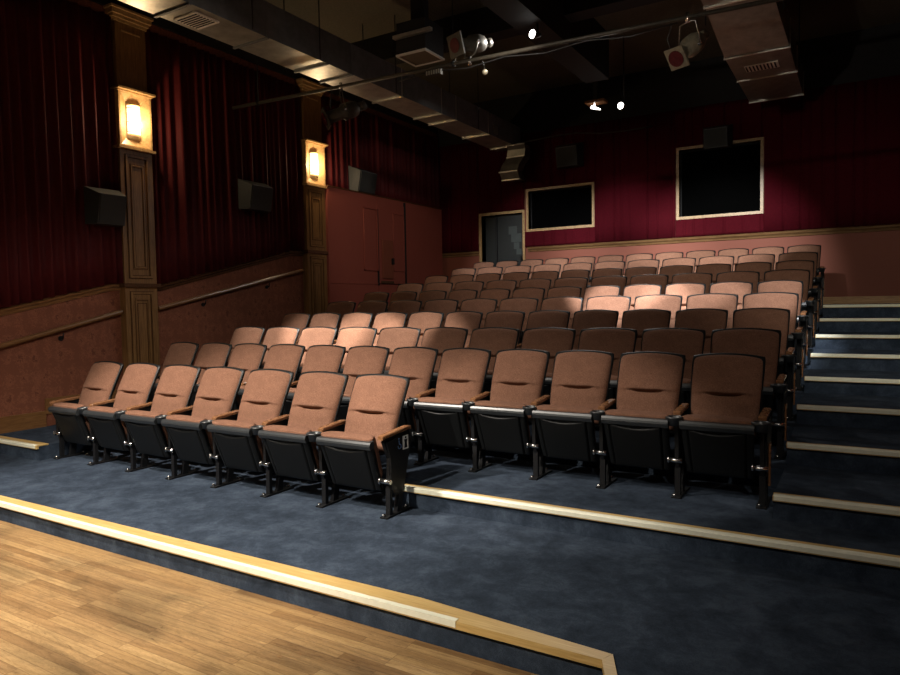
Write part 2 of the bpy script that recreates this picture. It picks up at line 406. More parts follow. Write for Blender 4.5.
sloped('trim_24', [(P1Y[1], ZS + .312), (5.99, ZS + .318), (8.50, ZS + .925), (P2Y[0], ZS + .935)], CR, M['darkrail'])
for i, (segs, brs, lab) in enumerate([
        ([(.9, ZS - 1.10), (3.926, ZS - .375), (5.36, ZS - .03)], [(4.60, -.235), (2.6, -.70)], 'oak handrail on the left wall in front of the nearer pilaster'),
        ([(5.90, ZS + .005), (8.72, ZS + .61)], [(6.69, .15), (7.95, .42)], 'oak handrail on the left wall between the two pilasters')]):
    e = empty('handrail', (XL, segs[0][0], segs[0][1]), label=lab, cat='handrail', group='handrails on the left wall')
    prof = [(.05 + .025 * math.cos(a), .03 * math.sin(a)) for a in [2 * PI * k / 10 for k in range(10)]]
    o = sloped('rail', [(y - segs[0][0], z - segs[0][1]) for y, z in segs], [(a + .02, b) for a, b in prof], M['oakrail'], x=0, st=False); o.parent = e
    for y, z in brs:
        zz = z + ZS - segs[0][1]; yy = y - segs[0][0]
        mb = MB(); mb.tube([(0, yy, zz - .10), (.012, yy, zz - .10)], .03, 12); mb.tube([(.01, yy, zz - .10), (.055, yy, zz - .09), (.07, yy, zz - .035)], .009, 8)
        mb.build('bracket', M['iron'], e)
# stepped baseboard
for i, (y0, y1, z) in enumerate([(2.75, 3.6, ZR[0]), (3.6, 4.38, ZR[1]), (4.38, 5.39, ZR[2])]):
    S('baseboard_left', MB().box(XL, XL + .02, y0, y1, z, z + .165 + (.02 if i else 0)), M['oakrail'], bevel=.004)
S('baseboard_left', MB().box(XL, XL + .02, -4, 2.74, 0, .15), M['oakrail'])

# ------------------------------------------------------------------ pilasters
def panel_frame(mb, x, y0, y1, z0, z1, t=.028, d=.018):
    for (a, b, c, e) in ((y0, y1, z0, z0 + t), (y0, y1, z1 - t, z1), (y0, y0 + t, z0 + t, z1 - t), (y1 - t, y1, z0 + t, z1 - t)):
        mb.box(x, x + d, a, b, c, e)
def shade_frame(mb, x, y0, y1, z0, z1, t=.009, d=.004):
    panel_frame(mb, x, y0, y1, z0, z1, t, d); panel_frame(mb, x, y0 + .037, y1 - .037, z0 + .037, z1 - .037, t, d)
NZ0, NZ1 = ZS + 2.09, ZS + 2.80
def pilaster(Y, zr, zb, lab):
    y0, y1 = Y; w = y1 - y0; x0, x1 = XL, XL + .12
    e = empty('pilaster', (x0, (y0 + y1) / 2, zb), label=lab, cat='pilaster', group='oak pilasters on the left wall')
    def part(nm, mb, mat, bevel=0):
        o = mb.build(nm, mat, bevel=bevel); o.data.transform(Matrix.Translation((-x0, -(y0 + y1) / 2, -zb))); o.parent = e; return o
    part('shaft', MB().box(x0, x1, y0, y1, zb, NZ0 - .03), M['oak'])
    mb = MB(); panel_frame(mb, x1, y0 + .07, y1 - .07, zb + .2, zr + ZS - .09); panel_frame(mb, x1, y0 + .13, y1 - .13, zb + .30, zr + ZS - .17, .02, .012)
    part('lower_panel', mb, M['oak'], .004)
    mb = MB(); panel_frame(mb, x1, y0 + .07, y1 - .07, zr + ZS + .09, NZ0 - .10); panel_frame(mb, x1, y0 + .14, y1 - .14, zr + ZS + .22, NZ0 - .22, .02, .012)
    part('upper_panel', mb, M['oak'], .004)
    for za, zz_ in ((zb + .2, zr + ZS - .09), (zr + ZS + .09, NZ0 - .10)):
        mb = MB(); shade_frame(mb, x1, y0 + .061, y1 - .061, za - .009, zz_ + .009); shade_frame(mb, x1, y0 + .126, y1 - .126, za + .11, zz_ - .11, .008)
        part('groove_shade_line', mb, M['darkrail'])  # thin dark strips paint in the shade of the panel grooves
    mb = MB(); mb.box(x0, x1 + .04, y0 - .035, y1 + .035, zr + ZS - .03, zr + ZS + .02)
    part('ledge', mb, M['darkrail'], .008)
    # upper shaft and capital
    part('upper_shaft', MB().box(x0, x1 - .02, y0 + .02, y1 - .02, NZ1, ZS + 3.80), M['oak'])
    mb = MB(); 
    for i, (g, z0, z1) in enumerate([(.01, 3.66, 3.70), (.03, 3.70, 3.74), (.055, 3.74, 3.80), (.075, 3.80, 3.83)]):
        mb.box(x0, x1 - .02 + g, y0 - g + .01, y1 + g - .01, z0 + ZS, z1 + ZS)
    part('capital', mb, M['frame'], .006)
    part('inlay', MB().box(x1 - .02, x1 - .014, y0 + .1, y1 - .1, ZS + 3.55, ZS + 3.57), M['frame'])
    return e
pilaster(P1Y, .315, ZR[2], 'panelled oak pilaster on the left wall nearer the stage')
pilaster(P2Y, .94, ZR[5], 'panelled oak pilaster on the left wall beside the red plastered partition')
def sconce(Y, lab):
    y0, y1 = Y; x0 = XL; x1 = XL + .12; yc = (y0 + y1) / 2; zc = (NZ0 + NZ1) / 2
    e = empty('wall_sconce', (x0, yc, NZ0), label=lab, cat='sconce', group='lit sconces on the pilasters')
    def part(nm, mb, mat, bevel=0):
        o = mb.build(nm, mat, bevel=bevel); o.data.transform(Matrix.Translation((-x0, -yc, -NZ0))); o.parent = e; return o
    part('back_plate', MB().box(x0, x0 + .01, y0 + .01, y1 - .01, NZ0, NZ1), M['frame'])
    # splayed reveal
    mb = MB(); xo = x1 + .02; xi = x1 - .035; o = [(y0, NZ0), (y1, NZ0), (y1, NZ1), (y0, NZ1)]; i_ = [(yc - .105, zc - .23), (yc + .105, zc - .23), (yc + .105, zc + .23), (yc - .105, zc + .23)]
    bm = mb.bm; A = [bm.verts.new((xo, a, b)) for a, b in o]; A2 = [bm.verts.new((xo, a + (.022 if k in (0, 3) else -.022), b + (.022 if k < 2 else -.022))) for k, (a, b) in enumerate(o)]
    B = [bm.verts.new((xi, a, b)) for a, b in i_]; D = [bm.verts.new((x0 + .005, a, b)) for a, b in o]
    for k in range(4):
        j = (k + 1) % 4
        bm.faces.new([A[k], A[j], A2[j], A2[k]]); bm.faces.new([A2[k], A2[j], B[j], B[k]]); bm.faces.new([D[k], D[j], A[j], A[k]])
    part('reveal', mb, M['frame'])
    mb = MB(); mb.box(x0, x1 + .085, y0 - .03, y1 + .03, NZ1, NZ1 + .025); mb.box(x0, x1 + .04, y0 - .012, y1 + .012, NZ1 - .02, NZ1)
    part('top_moulding', mb, M['frame'], .006)
    mb = MB(); mb.box(x0, x1 + .05, y0 - .03, y1 + .03, NZ0 - .03, NZ0)
    part('bottom_moulding', mb, M['frame'], .006)
    mb = MB(); g = []
    for k in range(13):
        a = PI * k / 12; g.append((x1 - .03 + .07 * math.sin(a), yc - .088 * math.cos(a)))
    mb.prism([(a, b) for a, b in g], zc - .18, zc + .18, 'z')
    part('lamp_shade', mb, M['sconce'])
    for zz in (zc - .19, zc - .155, zc - .03, zc + .145, zc + .18):
        mb = MB(); mb.prism([(x1 - .03 + (a - x1 + .03) * 1.04 + .002, yc + (b - yc) * 1.04) for a, b in g], zz, zz + .012, 'z')
        part('band', mb, M['sconceband'])
    l = bpy.data.lights.new('sconce_light', 'POINT'); l.energy = SC; l.color = (1, .72, .42); l.shadow_soft_size = .05
    lo = bpy.data.objects.new('sconce_light', l); C.objects.link(lo); lo.location = (x1 + .13, yc, zc)
SC = 18
sconce(P1Y, 'lit oak-framed wall sconce on the pilaster nearer the stage')
sconce(P2Y, 'lit oak-framed wall sconce on the pilaster beside the red partition')

# ------------------------------------------------------------------ red plastered partition beyond the second pilaster
BX = -8.05; BT = ZS + 2.10; BY0, BY1 = P2Y[1], 13.12
S('wall_partition', MB().box(XL, BX, BY0, BY1, ZR[5], BT), M['redpaint'])
S('trim_25', MB().box(XL, BX + .02, BY0, BY1 + .02, BT, BT + .02), M['darkrail'])
mb = MB(); mb.box(BX, BX + .012, BY0 + .0, 11.5, ZS + .40, ZS + .42); mb.box(BX, BX + .01, BY0, 9.27, ZS + .2, ZS + .42)
S('trim_26', mb, M['redpaint'])
d2 = S('door_2', MB().box(BX, BX + .012, 10.72, 11.62, ZS - .2, ZS + 2.0), M['redpaint'], bevel=.003)
mb = MB()
for (a, b, z0, z1) in ((10.27, 10.70, .66, 1.85), (11.22, 11.60, .67, 1.83)):
    t = .016; z0 += ZS; z1 += ZS
    for (p, q_, r, s_) in ((a, b, z0, z0 + t), (a, b, z1 - t, z1), (a, a + t, z0, z1), (b - t, b, z0, z1)): mb.box(BX + .008, BX + .03, p, q_, r, s_)
mb.build('moulding', M['redpaint'], d2)
mb = MB(); mb.box(BX, BX + .034, 11.625, 11.655, ZS - .1, BT - .02); mb.box(BX, BX + .03, 10.70, 10.722, ZS + .38, BT - .25)
mb.build('door_gap', M['blackpaint'], d2)
mb = MB(); mb.box(BX + .01, BX + .05, 10.83, 11.17, ZS + .52, ZS + 1.27)
mb.build('hatch', M['terracotta'], d2, bevel=.01)
mb = MB(); mb.box(BX + .01, BX + .032, 10.79, 11.2, ZS + .42, ZS + .47); mb.build('hatch_sill', M['darkrail'], d2)
mb = MB(); mb.box(BX + .03, BX + .09, 11.10, 11.15, ZS + .80, ZS + .92); mb.build('door_handle', M['iron'], d2, bevel=.008)

# ------------------------------------------------------------------ curtains
def curtain(name, p0, p1, zb, zt, nrm, amp, pitch, mat, lab, seed, step=.018, flat=0):
    rnd = random.Random(seed)
    p0, p1 = Vector(p0), Vector(p1); L = (p1 - p0).length; d = (p1 - p0) / L; nrm = Vector(nrm)
    marks = [0]
    while marks[-1] < L: marks.append(marks[-1] + pitch * rnd.uniform(.55, 1.5))
    amps = [rnd.uniform(.45, 1.0) for _ in marks]; ph = [rnd.uniform(-1, 1) for _ in marks]
    n_ = int(L / step); nz = 8
    bm = bmesh.new(); rows = []
    import bisect
    for i in range(n_ + 1):
        s = L * i / n_; k = max(0, min(len(marks) - 2, bisect.bisect(marks, s) - 1)); t = (s - marks[k]) / (marks[k + 1] - marks[k])
        col = []
        for j in range(nz + 1):
            v = j / nz; z = zb(s) + (zt(s) - zb(s)) * v
            tt = min(1, max(0, t))
            prof = math.sin(PI * tt) ** (5 if not flat else .8)
            a = amp * amps[k] * prof * (1.15 - .35 * v)
            if flat: a = amp * (1 - amps[k] * math.exp(-((tt - .5) / .09) ** 2) * .9) * (.9 + .1 * math.sin(3 * v + ph[k]))
            sh = .012 * ph[k] * math.sin(2.2 * v + ph[k] * 2) * prof
            col.append(p0 + d * (s + sh) + nrm * (.012 + a) + Vector((0, 0, z)))
        rows.append([bm.verts.new(c) for c in col])
    for i in range(n_):
        for j in range(nz):
            fc = bm.faces.new([rows[i][j], rows[i + 1][j], rows[i + 1][j + 1], rows[i][j + 1]]); fc.smooth = True
    me = bpy.data.meshes.new(name); bm.to_mesh(me); bm.free(); me.materials.append(mat)
    o = bpy.data.objects.new(name, me); C.objects.link(o)
    md = o.modifiers.new('cloth_thickness', 'SOLIDIFY'); md.thickness = .004; md.offset = -1 if nrm.x > 0 else 1
    return tag(o, lab, 'curtain', 'dark red curtains on the walls')
def lin(y, pts):
    for (a, za), (b, zb_) in zip(pts, pts[1:]):
        if y <= b: return za + (zb_ - za) * max(0, y - a) / (b - a)
    return pts[-1][1]
CT = ZS + 3.72
r1 = [(-4, ZS - 1.72), (3.943, ZS + .04), (5.27, ZS + .335), (5.39, ZS + .338)]
r2 = [(5.855, ZS + .332), (5.99, ZS + .338), (8.50, ZS + .945), (8.80, ZS + .955)]
curtain('curtain', (XL, -1.5, 0), (XL, P1Y[0] - .01, 0), lambda s: lin(s - 1.5, r1), lambda s: CT, (1, 0, 0), .10, .115, M['velvet'], 'dark red pleated curtain on the left wall in front of the nearer pilaster', 3)
curtain('curtain', (XL, P1Y[1] + .01, 0), (XL, P2Y[0] - .01, 0), lambda s: lin(s + 5.865, r2), lambda s: CT, (1, 0, 0), .10, .115, M['velvet'], 'dark red pleated curtain on the left wall between the two pilasters', 5)
curtain('curtain', (XL, P2Y[1] + .01, 0), (XL, YB - .08, 0), lambda s: BT + .022, lambda s: CT, (1, 0, 0), .08, .16, M['velvet'], 'dark red pleated curtain above the red partition on the left wall', 8)
bt = ZS + 3.53
# one drape, cut round the openings
segs = [(XL + .02, -7.20, [(ZS + 1.15, bt)]), (-7.18, -6.09, [(DR[3] + .06, bt)]), (-6.075, -4.545, [(ZS + 1.17, W1[2] - .055), (W1[3] + .055, bt)]), (-4.55, -2.985, [(ZS + 1.17, bt)]),
        (-2.98, -1.465, [(ZS + 1.17, W2[2] - .055), (W2[3] + .055, bt)]), (-1.46, XW - .01, [(ZS + 1.17, bt)])]
parts = []
def back_all():
    bm = bmesh.new(); rnd = random.Random(11)
    marks = []; x = XL
    while x < XW: marks.append((x, rnd.uniform(.5, 1), rnd.uniform(.012, .03))); x += rnd.uniform(.12, .34)
    def off(x, v):
        a = .034
        for m_, k, w_ in marks:
            d_ = (x - m_ - .015 * math.sin(v * 2 + m_ * 9)) / w_
            if abs(d_) < 3: a -= .030 * k * math.exp(-d_ * d_)
        return a + .004 * math.sin(x * 9) + .012
    for x0, x1, zz in segs:
        for z0, z1 in zz:
            n_ = max(2, int((x1 - x0) / .011)); nz = 6; rows = []
            for i in range(n_ + 1):
                x = x0 + (x1 - x0) * i / n_
                rows.append([bm.verts.new((x, YB - off(x, (z0 + (z1 - z0) * j / nz - ZS - 1.15) / 2.4), z0 + (z1 - z0) * j / nz)) for j in range(nz + 1)])
            for i in range(n_):
                for j in range(nz):
                    bm.faces.new([rows[i][j], rows[i + 1][j], rows[i + 1][j + 1], rows[i][j + 1]]).smooth = True
    me = bpy.data.meshes.new('curtain'); bm.to_mesh(me); bm.free(); me.materials.append(M['backvelvet'])
    o = bpy.data.objects.new('curtain', me); C.objects.link(o)
    md = o.modifiers.new('cloth_thickness', 'SOLIDIFY'); md.thickness = .004; md.offset = -1
    tag(o, 'burgundy pleated curtain across the back wall round the door and windows', 'curtain', 'dark red curtains on the walls')
back_all()
S('wall_valance', MB().box(XL, XW, YB - .06, YB, bt, TOP), M['blackpaint'])
S('wall_valance', MB().box(XL, XL + .04, -4, YB - .06, ZS + 3.83, TOP), M['blackpaint'])

# ------------------------------------------------------------------ seats
def path(s):
    y = -.205 + .228 * s - .014 * math.sin(PI * s); z = .425 + .527 * s
    return y, z
def seat_meshes(P, tagname):
    """parts of one tip-up seat, cushion raised; origin on the floor under the top of the backrest"""
    hw = (P - (.085 if P > .59 else .052)) / 2
    root = empty('theatre_seat', (0, 0, 0))
    def surf(a, b, hw_, grow, off):
        s = (b + 1) / 2; y, z = path(s)
        y2, z2 = path(min(1, s + .01)); y1, z1 = path(s - .01)
        t = Vector((y2 - y1, z2 - z1)).normalized(); n_ = Vector((-t.y, t.x))      # towards the sitter
        corner = .028 * (max(0, s - .93) / .07) ** 2
        x = hw_ * a * (1 - .10 * (1 - s) ** 1.5) * (1 - (corner * .9) * abs(a) ** 3 * 1.2)
        z = z + (s - .5) * 2 * grow - .022 * a * a * s ** 4
        return Vector((x, y + n_.x * off, z + n_.y * off))
    def edge(a, b, p=10): return max(0.0, (1 - abs(a) ** p) * (1 - abs(b) ** (p * 1.6))) ** .5
    def cf(a, b):
        s = (b + 1) / 2; e = edge(a, b)
        zc = .482 + .02 * (a / .5) ** 2 * 0
        cre = -.040 * math.exp(-((s - zc + .012 * (1 - (a / .5) ** 2)) / .011) ** 2) * (1 / (1 + math.exp((abs(a) - .46) * 20)))
        upper = (.020 / (1 + math.exp(-(s - .485) / .008)) * math.exp(-max(0, s - .5) / .22) * (1 - .8 * abs(a) ** 3)) + .006 * math.exp(-((s - .38) / .07) ** 2)
        bul = .014 * (1 - a * a)
        return surf(a, b, hw - .004, 0, .012 + (.036 + bul + upper) * e + cre * e)
    def cb(a, b): return surf(a, b, hw - .004, 0, .004)
    mb = MB(); mb.pillow(cf, cb, 26, 40, extra=[2 * (.44 + .005 * i) - 1 for i in range(17)]); o = mb.build('backrest', M['fabric'], root)
    def sb(a, b):
        e = edge(a, b, 8); return surf(a, b, hw + .004, .018, .012 - .042 * e - .012 * e * (1 - a * a))
    mb = MB(); mb.pillow(lambda a, b: surf(a, b, hw + .004, .018, .012 + .014 * edge(a, b, 14)), sb, 16, 22); mb.build('back_shell', M['plastic'], root)
    # raised seat: shell (under side towards the stage) and cushion behind it
    A0, A1 = Vector((-.470, .535)), Vector((-.335, .175)); t = (A1 - A0).normalized(); n_ = Vector((t.y, -t.x))   # outward = to the stage
    if n_.x > 0: n_ = -n_
    hs = hw - .012
    def sp_(a, s, off, w): 
        p = A0 + (A1 - A0) * s + n_ * off
        return Vector((w * a * (1 - .07 * s), p.x, p.y))
    def uf(a, b):
        s = (b + 1) / 2; e = edge(a, b, 14)
        off = .020 * e
        rimz = .075 + .085 * (1 - min(1, (a / .78) ** 2))
        if s > .07 and abs(a) < .86:
            pass
        g1 = math.exp(-((s - rimz) / .016) ** 2) if abs(a) < .8 else 0
        g2 = math.exp(-((abs(a) - .80) / .022) ** 2) * (1 if .10 < s < .97 else 0)
        off -= .020 * max(g1, g2)
        if s > rimz and abs(a) < .8: off += .004
        return sp_(a, s, off, hs)
    def ub(a, b): return sp_(a, (b + 1) / 2, -.022, hs)
    mb = MB(); mb.pillow(uf, ub, 36, 30, extra=[2 * (.06 + .012 * i) - 1 for i in range(13)], ea=[-.84, -.80, -.76, .76, .80, .84]); pan = mb.build('seat_shell', M['plastic'], root)
    mb = MB(); mb.prism([tuple(A0 + n_ * o_ + t * u_) for o_, u_ in ((.022, -.008), (.030, .004), (.027, .034), (-.005, .036), (-.03, .02), (-.03, -.012), (.010, -.018))], -hs - .003, hs + .003, 'x')
    mb.build('front_edge', M['rim'], pan, bevel=.004)
    def qf(a, b):
        s = (b + 1) / 2; p = A0 + (A1 - A0) * (s * .90 - .075); e = edge(a, b, 9)
        off = -.035 + .03 * e
        return Vector((hs * a * (1 - .09 * s) * .98, p.x + n_.x * off, p.y + n_.y * off + .018 * e * (1 - a * a) * (1 - s) ** 6))
    def qb(a, b):
        s = (b + 1) / 2; p = A0 + (A1 - A0) * (s * .90 - .075); e = edge(a, b, 7)
        off = -.035 - .085 * e
        return Vector((hs * a * (1 - .09 * s) * .98, p.x + n_.x * off, p.y + n_.y * off))
    mb = MB(); mb.pillow(qf, qb, 18, 22); mb.build('seat_cushion', M['fabric'], root)
    return root

FP = [(-.415, .555), (-.36, .565), (-.13, .585), (-.10, .52), (-.17, .30), (-.21, .20), (-.235, .0), (-.275, .0), (-.27, .13), (-.325, .13), (-.335, 0), (-.375, 0), (-.372, .24), (-.352, .30), (-.352, .42)]
def add_standard(root, x, cup=True, end=0):
    """side frame shared by two seats, kept as parts of the seat on its left"""
    fr = (-.352, .42) if (end > 0 and not cup) else (-.392, .42); fb = (-.356, .30) if (end > 0 and not cup) else (-.388, .27)
    mb = MB(); mb.prism([fr, (-.415, .548), (-.385, .567), (-.125, .583), (-.075, .52), (-.15, .33), (-.205, .20), (-.30, .17), (-.362, .20), fb], x - .013, x + .013, 'x')
    mb.prism([(-.366, .012), (-.334, .012), (-.33, .2), (-.362, .21)], x - .019, x + .019, 'x')
    mb.prism([(-.275, .012), (-.215, .012), (-.185, .22), (-.24, .2)], x - .016, x + .016, 'x')
    o = mb.build('side_frame', M['iron'], root)
    mb = MB(); mb.prism([(-.42, 0), (-.42, .008), (-.39, .014), (-.13, .014), (-.105, .008), (-.105, 0)], x - .032, x + .032, 'x')
    o2 = mb.build('foot_plate', M['iron'], root)
    for yy in (-.40, -.125):
        mb = MB(); mb.tube([(x - .012, yy, .01), (x - .012, yy, .028)], .012, 8)
        mb.build('foot_bolt', M['chrome'], o2)
    mb = MB(); mb.tube([(x - .05, -.372, .255), (x + .035, -.372, .255)], .017, 10); mb.tube([(x - .062, -.372, .255), (x - .05, -.372, .255)], .024, 10)
    mb.build('pivot_bolt', M['chrome'], root)
    mb = MB(); bm = mb.bm; rings = []
    L = [(-.440, .577, .022), (-.41, .586, .027), (-.32, .592, .027), (-.2, .602, .026), (-.12, .607, .026), (-.085, .603, .022)]
    if cup: L = [(-.385, .578, .024)] + [(-.37, .588, .027)] + L[2:]
    for yy, zz, ww in L: rings.append([bm.verts.new((x + dx * ww, yy, zz + dz)) for dx, dz in ((-1, -.014), (1, -.014), (1, .004), (.8, .010), (-.8, .010), (-1, .004))])
    for i in range(len(rings) - 1):
        for k in range(6): bm.faces.new([rings[i][k], rings[i][(k + 1) % 6], rings[i + 1][(k + 1) % 6], rings[i + 1][k]])
    bm.faces.new(rings[0][::-1]); bm.faces.new(rings[-1])
    mb.build('armrest', M['armwood'], root, bevel=.003)
    if cup:
        mb = MB(); c_ = (x, -.448); seg = 18
        R1, R2 = .056, .046
        rr = [(R1, .572), (R1 + .004, .566), (R1, .558), (.048, .550), (.040, .510), (0, .507)]; inner = [(R1 - .006, .572), (R2, .566), (.040, .520), (0, .518)]
        rings = []
        for r_, zz in inner[::-1] + rr:
            rings.append([mb.bm.verts.new((c_[0] + max(r_, .0005) * math.cos(2 * PI * k / seg), c_[1] + max(r_, .0005) * math.sin(2 * PI * k / seg), zz)) for k in range(seg)])
        for i in range(len(rings) - 1):
            for k in range(seg): mb.bm.faces.new([rings[i][k], rings[i][(k + 1) % seg], rings[i + 1][(k + 1) % seg], rings[i + 1][k]]).smooth = True
        mb.build('cup_holder', M['rim'], root)
    if end:
        s_ = x + end * .013; mb = MB(); mb.prism([(-.40, .545), (-.13, .565), (-.09, .50), (-.15, .33), (-.20, .16), (-.29, .14), (-.352, .20), (-.352, .42)], s_, s_ + end * .014, 'x')
        mb.build('end_panel', M['iron'], root, bevel=.003)
        if end > 0 and cup:
            mb = MB(); mb.prism([(-.275, .12), (-.24, .12), (-.225, .40), (-.26, .40)], s_ + .012, s_ + .026, 'x'); mb.build('wood_strip', M['armwood'], root)

protos = {}
def proto(P):
    if P not in protos:
        r = seat_meshes(P, '%g' % P); add_standard(r, P / 2)
        protos[P] = r; return r, True
    return protos[P], False
ORD = ['first', 'second', 'third', 'fourth', 'fifth', 'sixth', 'seventh', 'eighth', 'ninth', 'tenth', 'eleventh', 'twelfth']
ROWN = ['short front row', 'second row', 'third row', 'fourth row', 'fifth row', 'sixth row', 'fourth-last row', 'third-last row', 'next-to-last row', 'very back row']
allroots = []
PT2 = [.593, .533, .579, .533, .579, .533, .579, .533, .579, .533]
templates = {}
for P in (.593, .533, .579):
    r = seat_meshes(P, ''); add_standard(r, P / 2); templates[P] = r
ends = []
for k in range(10):
    P = PT2[k]; N = NS[k]; scl = PT[k] / P
    for i in range(N):
        src = templates[P]
        if not src.get('used'):
            o = src; o['used'] = 1
        else:
            o = copy_tree(src)
        x = XR[k] - PT[k] * (N - .5 - i)
        o.location = (x, YR[k] - .018 + random.uniform(-.006, .006), ZR[k])
        o.rotation_euler = (0, 0, random.uniform(-.006, .006))
        if 'used' in o and o is not src: del o['used']
        left = i < N / 2
        if i == 0: pos = 'end seat by the left wall aisle'
        elif i == N - 1: pos = 'end seat by the right aisle' if k else 'end seat with wheelchair sign beside the step'
        else:
            pos = '%s from the left end' % ORD[i] if left else '%s from the right end' % ORD[N - 1 - i]
        cat = 'seat'
        tag(o, 'brown tip-up seat in the %s, %s' % (ROWN[k], pos), cat, 'brown tip-up seats in ten raked rows')
        if i == 0: ends.append((o, -P / 2, False, -1))
        if i == N - 1: ends.append((o, P / 2, k > 0, 1))
        allroots.append(o)
for o in templates.values():
    if 'used' in o: del o['used']
for idx, (o, x, cup, side) in enumerate(ends):
    if side < 0: add_standard(o, x, False, -1)
    else:
        for ch in list(o.children):           # the row end gets its own, panelled frame
            if ch.name.split('.')[0] in ('side_frame', 'foot_plate', 'pivot_bolt', 'armrest', 'cup_holder'):
                for g in list(ch.children): bpy.data.objects.remove(g)
                bpy.data.objects.remove(ch)
        add_standard(o, x, cup, 1)
# wheelchair sign at the end of the front row
o = allroots[6]; sx = PT2[0] / 2 + .027
mb = MB(); mb.box(sx, sx + .003, -.205, -.135, .455, .555); pl = mb.build('sign_plate', M['signwhite'], o)
mb = MB(); X_ = sx + .003
mb.prism([(-.188, .465), (-.150, .465), (-.156, .50), (-.150, .528), (-.188, .528), (-.182, .50)], X_, X_ + .0015, 'x'); mb.tube([(X_, -.169, .541), (X_ + .0015, -.169, .541)], .009, 10)
mb.build('person_symbol', M['iron'], pl)
mb = MB(); yb, zb = -.245, .50
pts = [(sx + .001, yb + .018 * math.cos(a), zb - .012 + .018 * math.sin(a)) for a in [math.radians(t_) for t_ in range(-200, 60, 20)]]
mb.tube(pts, .0028, 6); mb.tube([(sx + .001, yb - .006, zb + .032), (sx + .001, yb - .002, zb + .002), (sx + .001, yb + .016, zb), (sx + .001, yb + .024, zb - .024)], .0032, 6)
mb.tube([(sx, yb - .007, zb + .043), (sx + .002, yb - .007, zb + .043)], .006, 10)
mb.build('wheelchair_symbol', M['signblue'], o)

# ------------------------------------------------------------------ ducts
def flange(mb, x0, x1, y, z0, z1, t=.022, d=.03):
    mb.box(x0 - t, x1 + t, y - d / 2, y + d / 2, z0 - t, z0); mb.box(x0 - t, x0, y - d / 2, y + d / 2, z0, z1); mb.box(x1, x1 + t, y - d / 2, y + d / 2, z0, z1)
DX0, DX1, DZ0, DZ1 = -6.62, -6.07, ZS + 3.2, ZS + 3.62
e = empty('air_duct', (DX0, -1.0, DZ0), label='long grey steel air duct hung along the left side of the ceiling', cat='duct', group='steel air ducts')
def ch(o, e):
    o.parent = e; o.data.transform(Matrix.Translation(-Vector(e.location))); return o
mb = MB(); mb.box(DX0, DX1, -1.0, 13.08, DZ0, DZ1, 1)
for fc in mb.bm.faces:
    if abs(fc.calc_center_median().z - DZ0) < .01: fc.material_index = 0  # underside takes the brighter steel, its light put into the colour
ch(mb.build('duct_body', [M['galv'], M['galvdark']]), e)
for y in (1.2, 2.6, 3.9, 4.9, 6.0, 7.06, 7.57, 8.79, 9.95, 10.43, 11.64):
    mb = MB(); mb.box(DX0 - .02, DX1 + .02, y - .016, y + .016, DZ0 - .022, DZ0); mb.box(DX1, DX1 + .006, y - .008, y + .008, DZ0, DZ1); ch(mb.build('flange', M['galvrim' if y > 7.7 else 'galvdark']), e)
mb = MB(); mb.box(DX0 + .1, DX1 - .1, 5.05, 5.38, DZ0 - .02, DZ0 - .002)
r = ch(mb.build('vent_grille', M['white']), e)
mb = MB(); 
for i in range(7): mb.box(DX0 + .12, DX1 - .12, 5.08 + i * .04, 5.095 + i * .04, DZ0 - .026, DZ0 - .019)
o = mb.build('slats', M['blackpaint']); o.data.transform(Matrix.Translation(-Vector(e.location))); o.parent = r
mb = MB(); mb.box(DX1, DX1 + .01, 11.85, 12.02, DZ0 + .06, DZ0 + .22); ch(mb.build('access_hatch', M['galvrim']), e)
mb = MB(); mb.box(DX0 - .02, DX1 + .02, 12.79, 12.82, DZ0 - .022, DZ0); ch(mb.build('flange', M['galvrim']), e)
for y in (5.75, 6.9, 8.6, 11.2):
    mb = MB(); mb.tube([(DX1 + .03, y, DZ1 - .42), (DX1 + .03, y, TOP)], .008, 6); mb.tube([(DX0 - .03, y, DZ1 - .42), (DX0 - .03, y, TOP)], .008, 6)
    ch(mb.build('hanger_rod', M['iron']), e)
# curved outlet at the end of the duct
S_ = [(12.88, 3.205), (12.93, 3.12), (12.96, 2.98), (12.90, 2.82), (12.87, 2.68), (12.93, 2.52)]
mb = MB(); bm = mb.bm; rings = []
for i, (y, z) in enumerate(S_):
    sx_ = [0, .0, -.03, -.12, -.16, -.13][i]
    x0, x1 = -6.24 + sx_, -5.84 + sx_
    rings.append([bm.verts.new(p) for p in ((x0, y - .13, z + ZS), (x1, y - .13, z + ZS), (x1, y + .13, z + ZS), (x0, y + .13, z + ZS))])
for i in range(len(rings) - 1):
    for k in range(4): bm.faces.new([rings[i][k], rings[i][(k + 1) % 4], rings[i + 1][(k + 1) % 4], rings[i + 1][k]])
bm.faces.new(rings[0][::-1]); bm.faces.new(rings[-1])
ch(mb.build('outlet', M['ductgrey']), e)
mb = MB()
for i in (0, 2, 4, 5):
    v_ = S_[i]; sx_ = [0, .0, -.03, -.12, -.16, -.13][i]
    mb.box(-6.25 + sx_, -5.83 + sx_, v_[0] - .145, v_[0] - .125, v_[1] + ZS - .012, v_[1] + ZS + .012)
ch(mb.build('outlet_band', M['galvrim']), e)

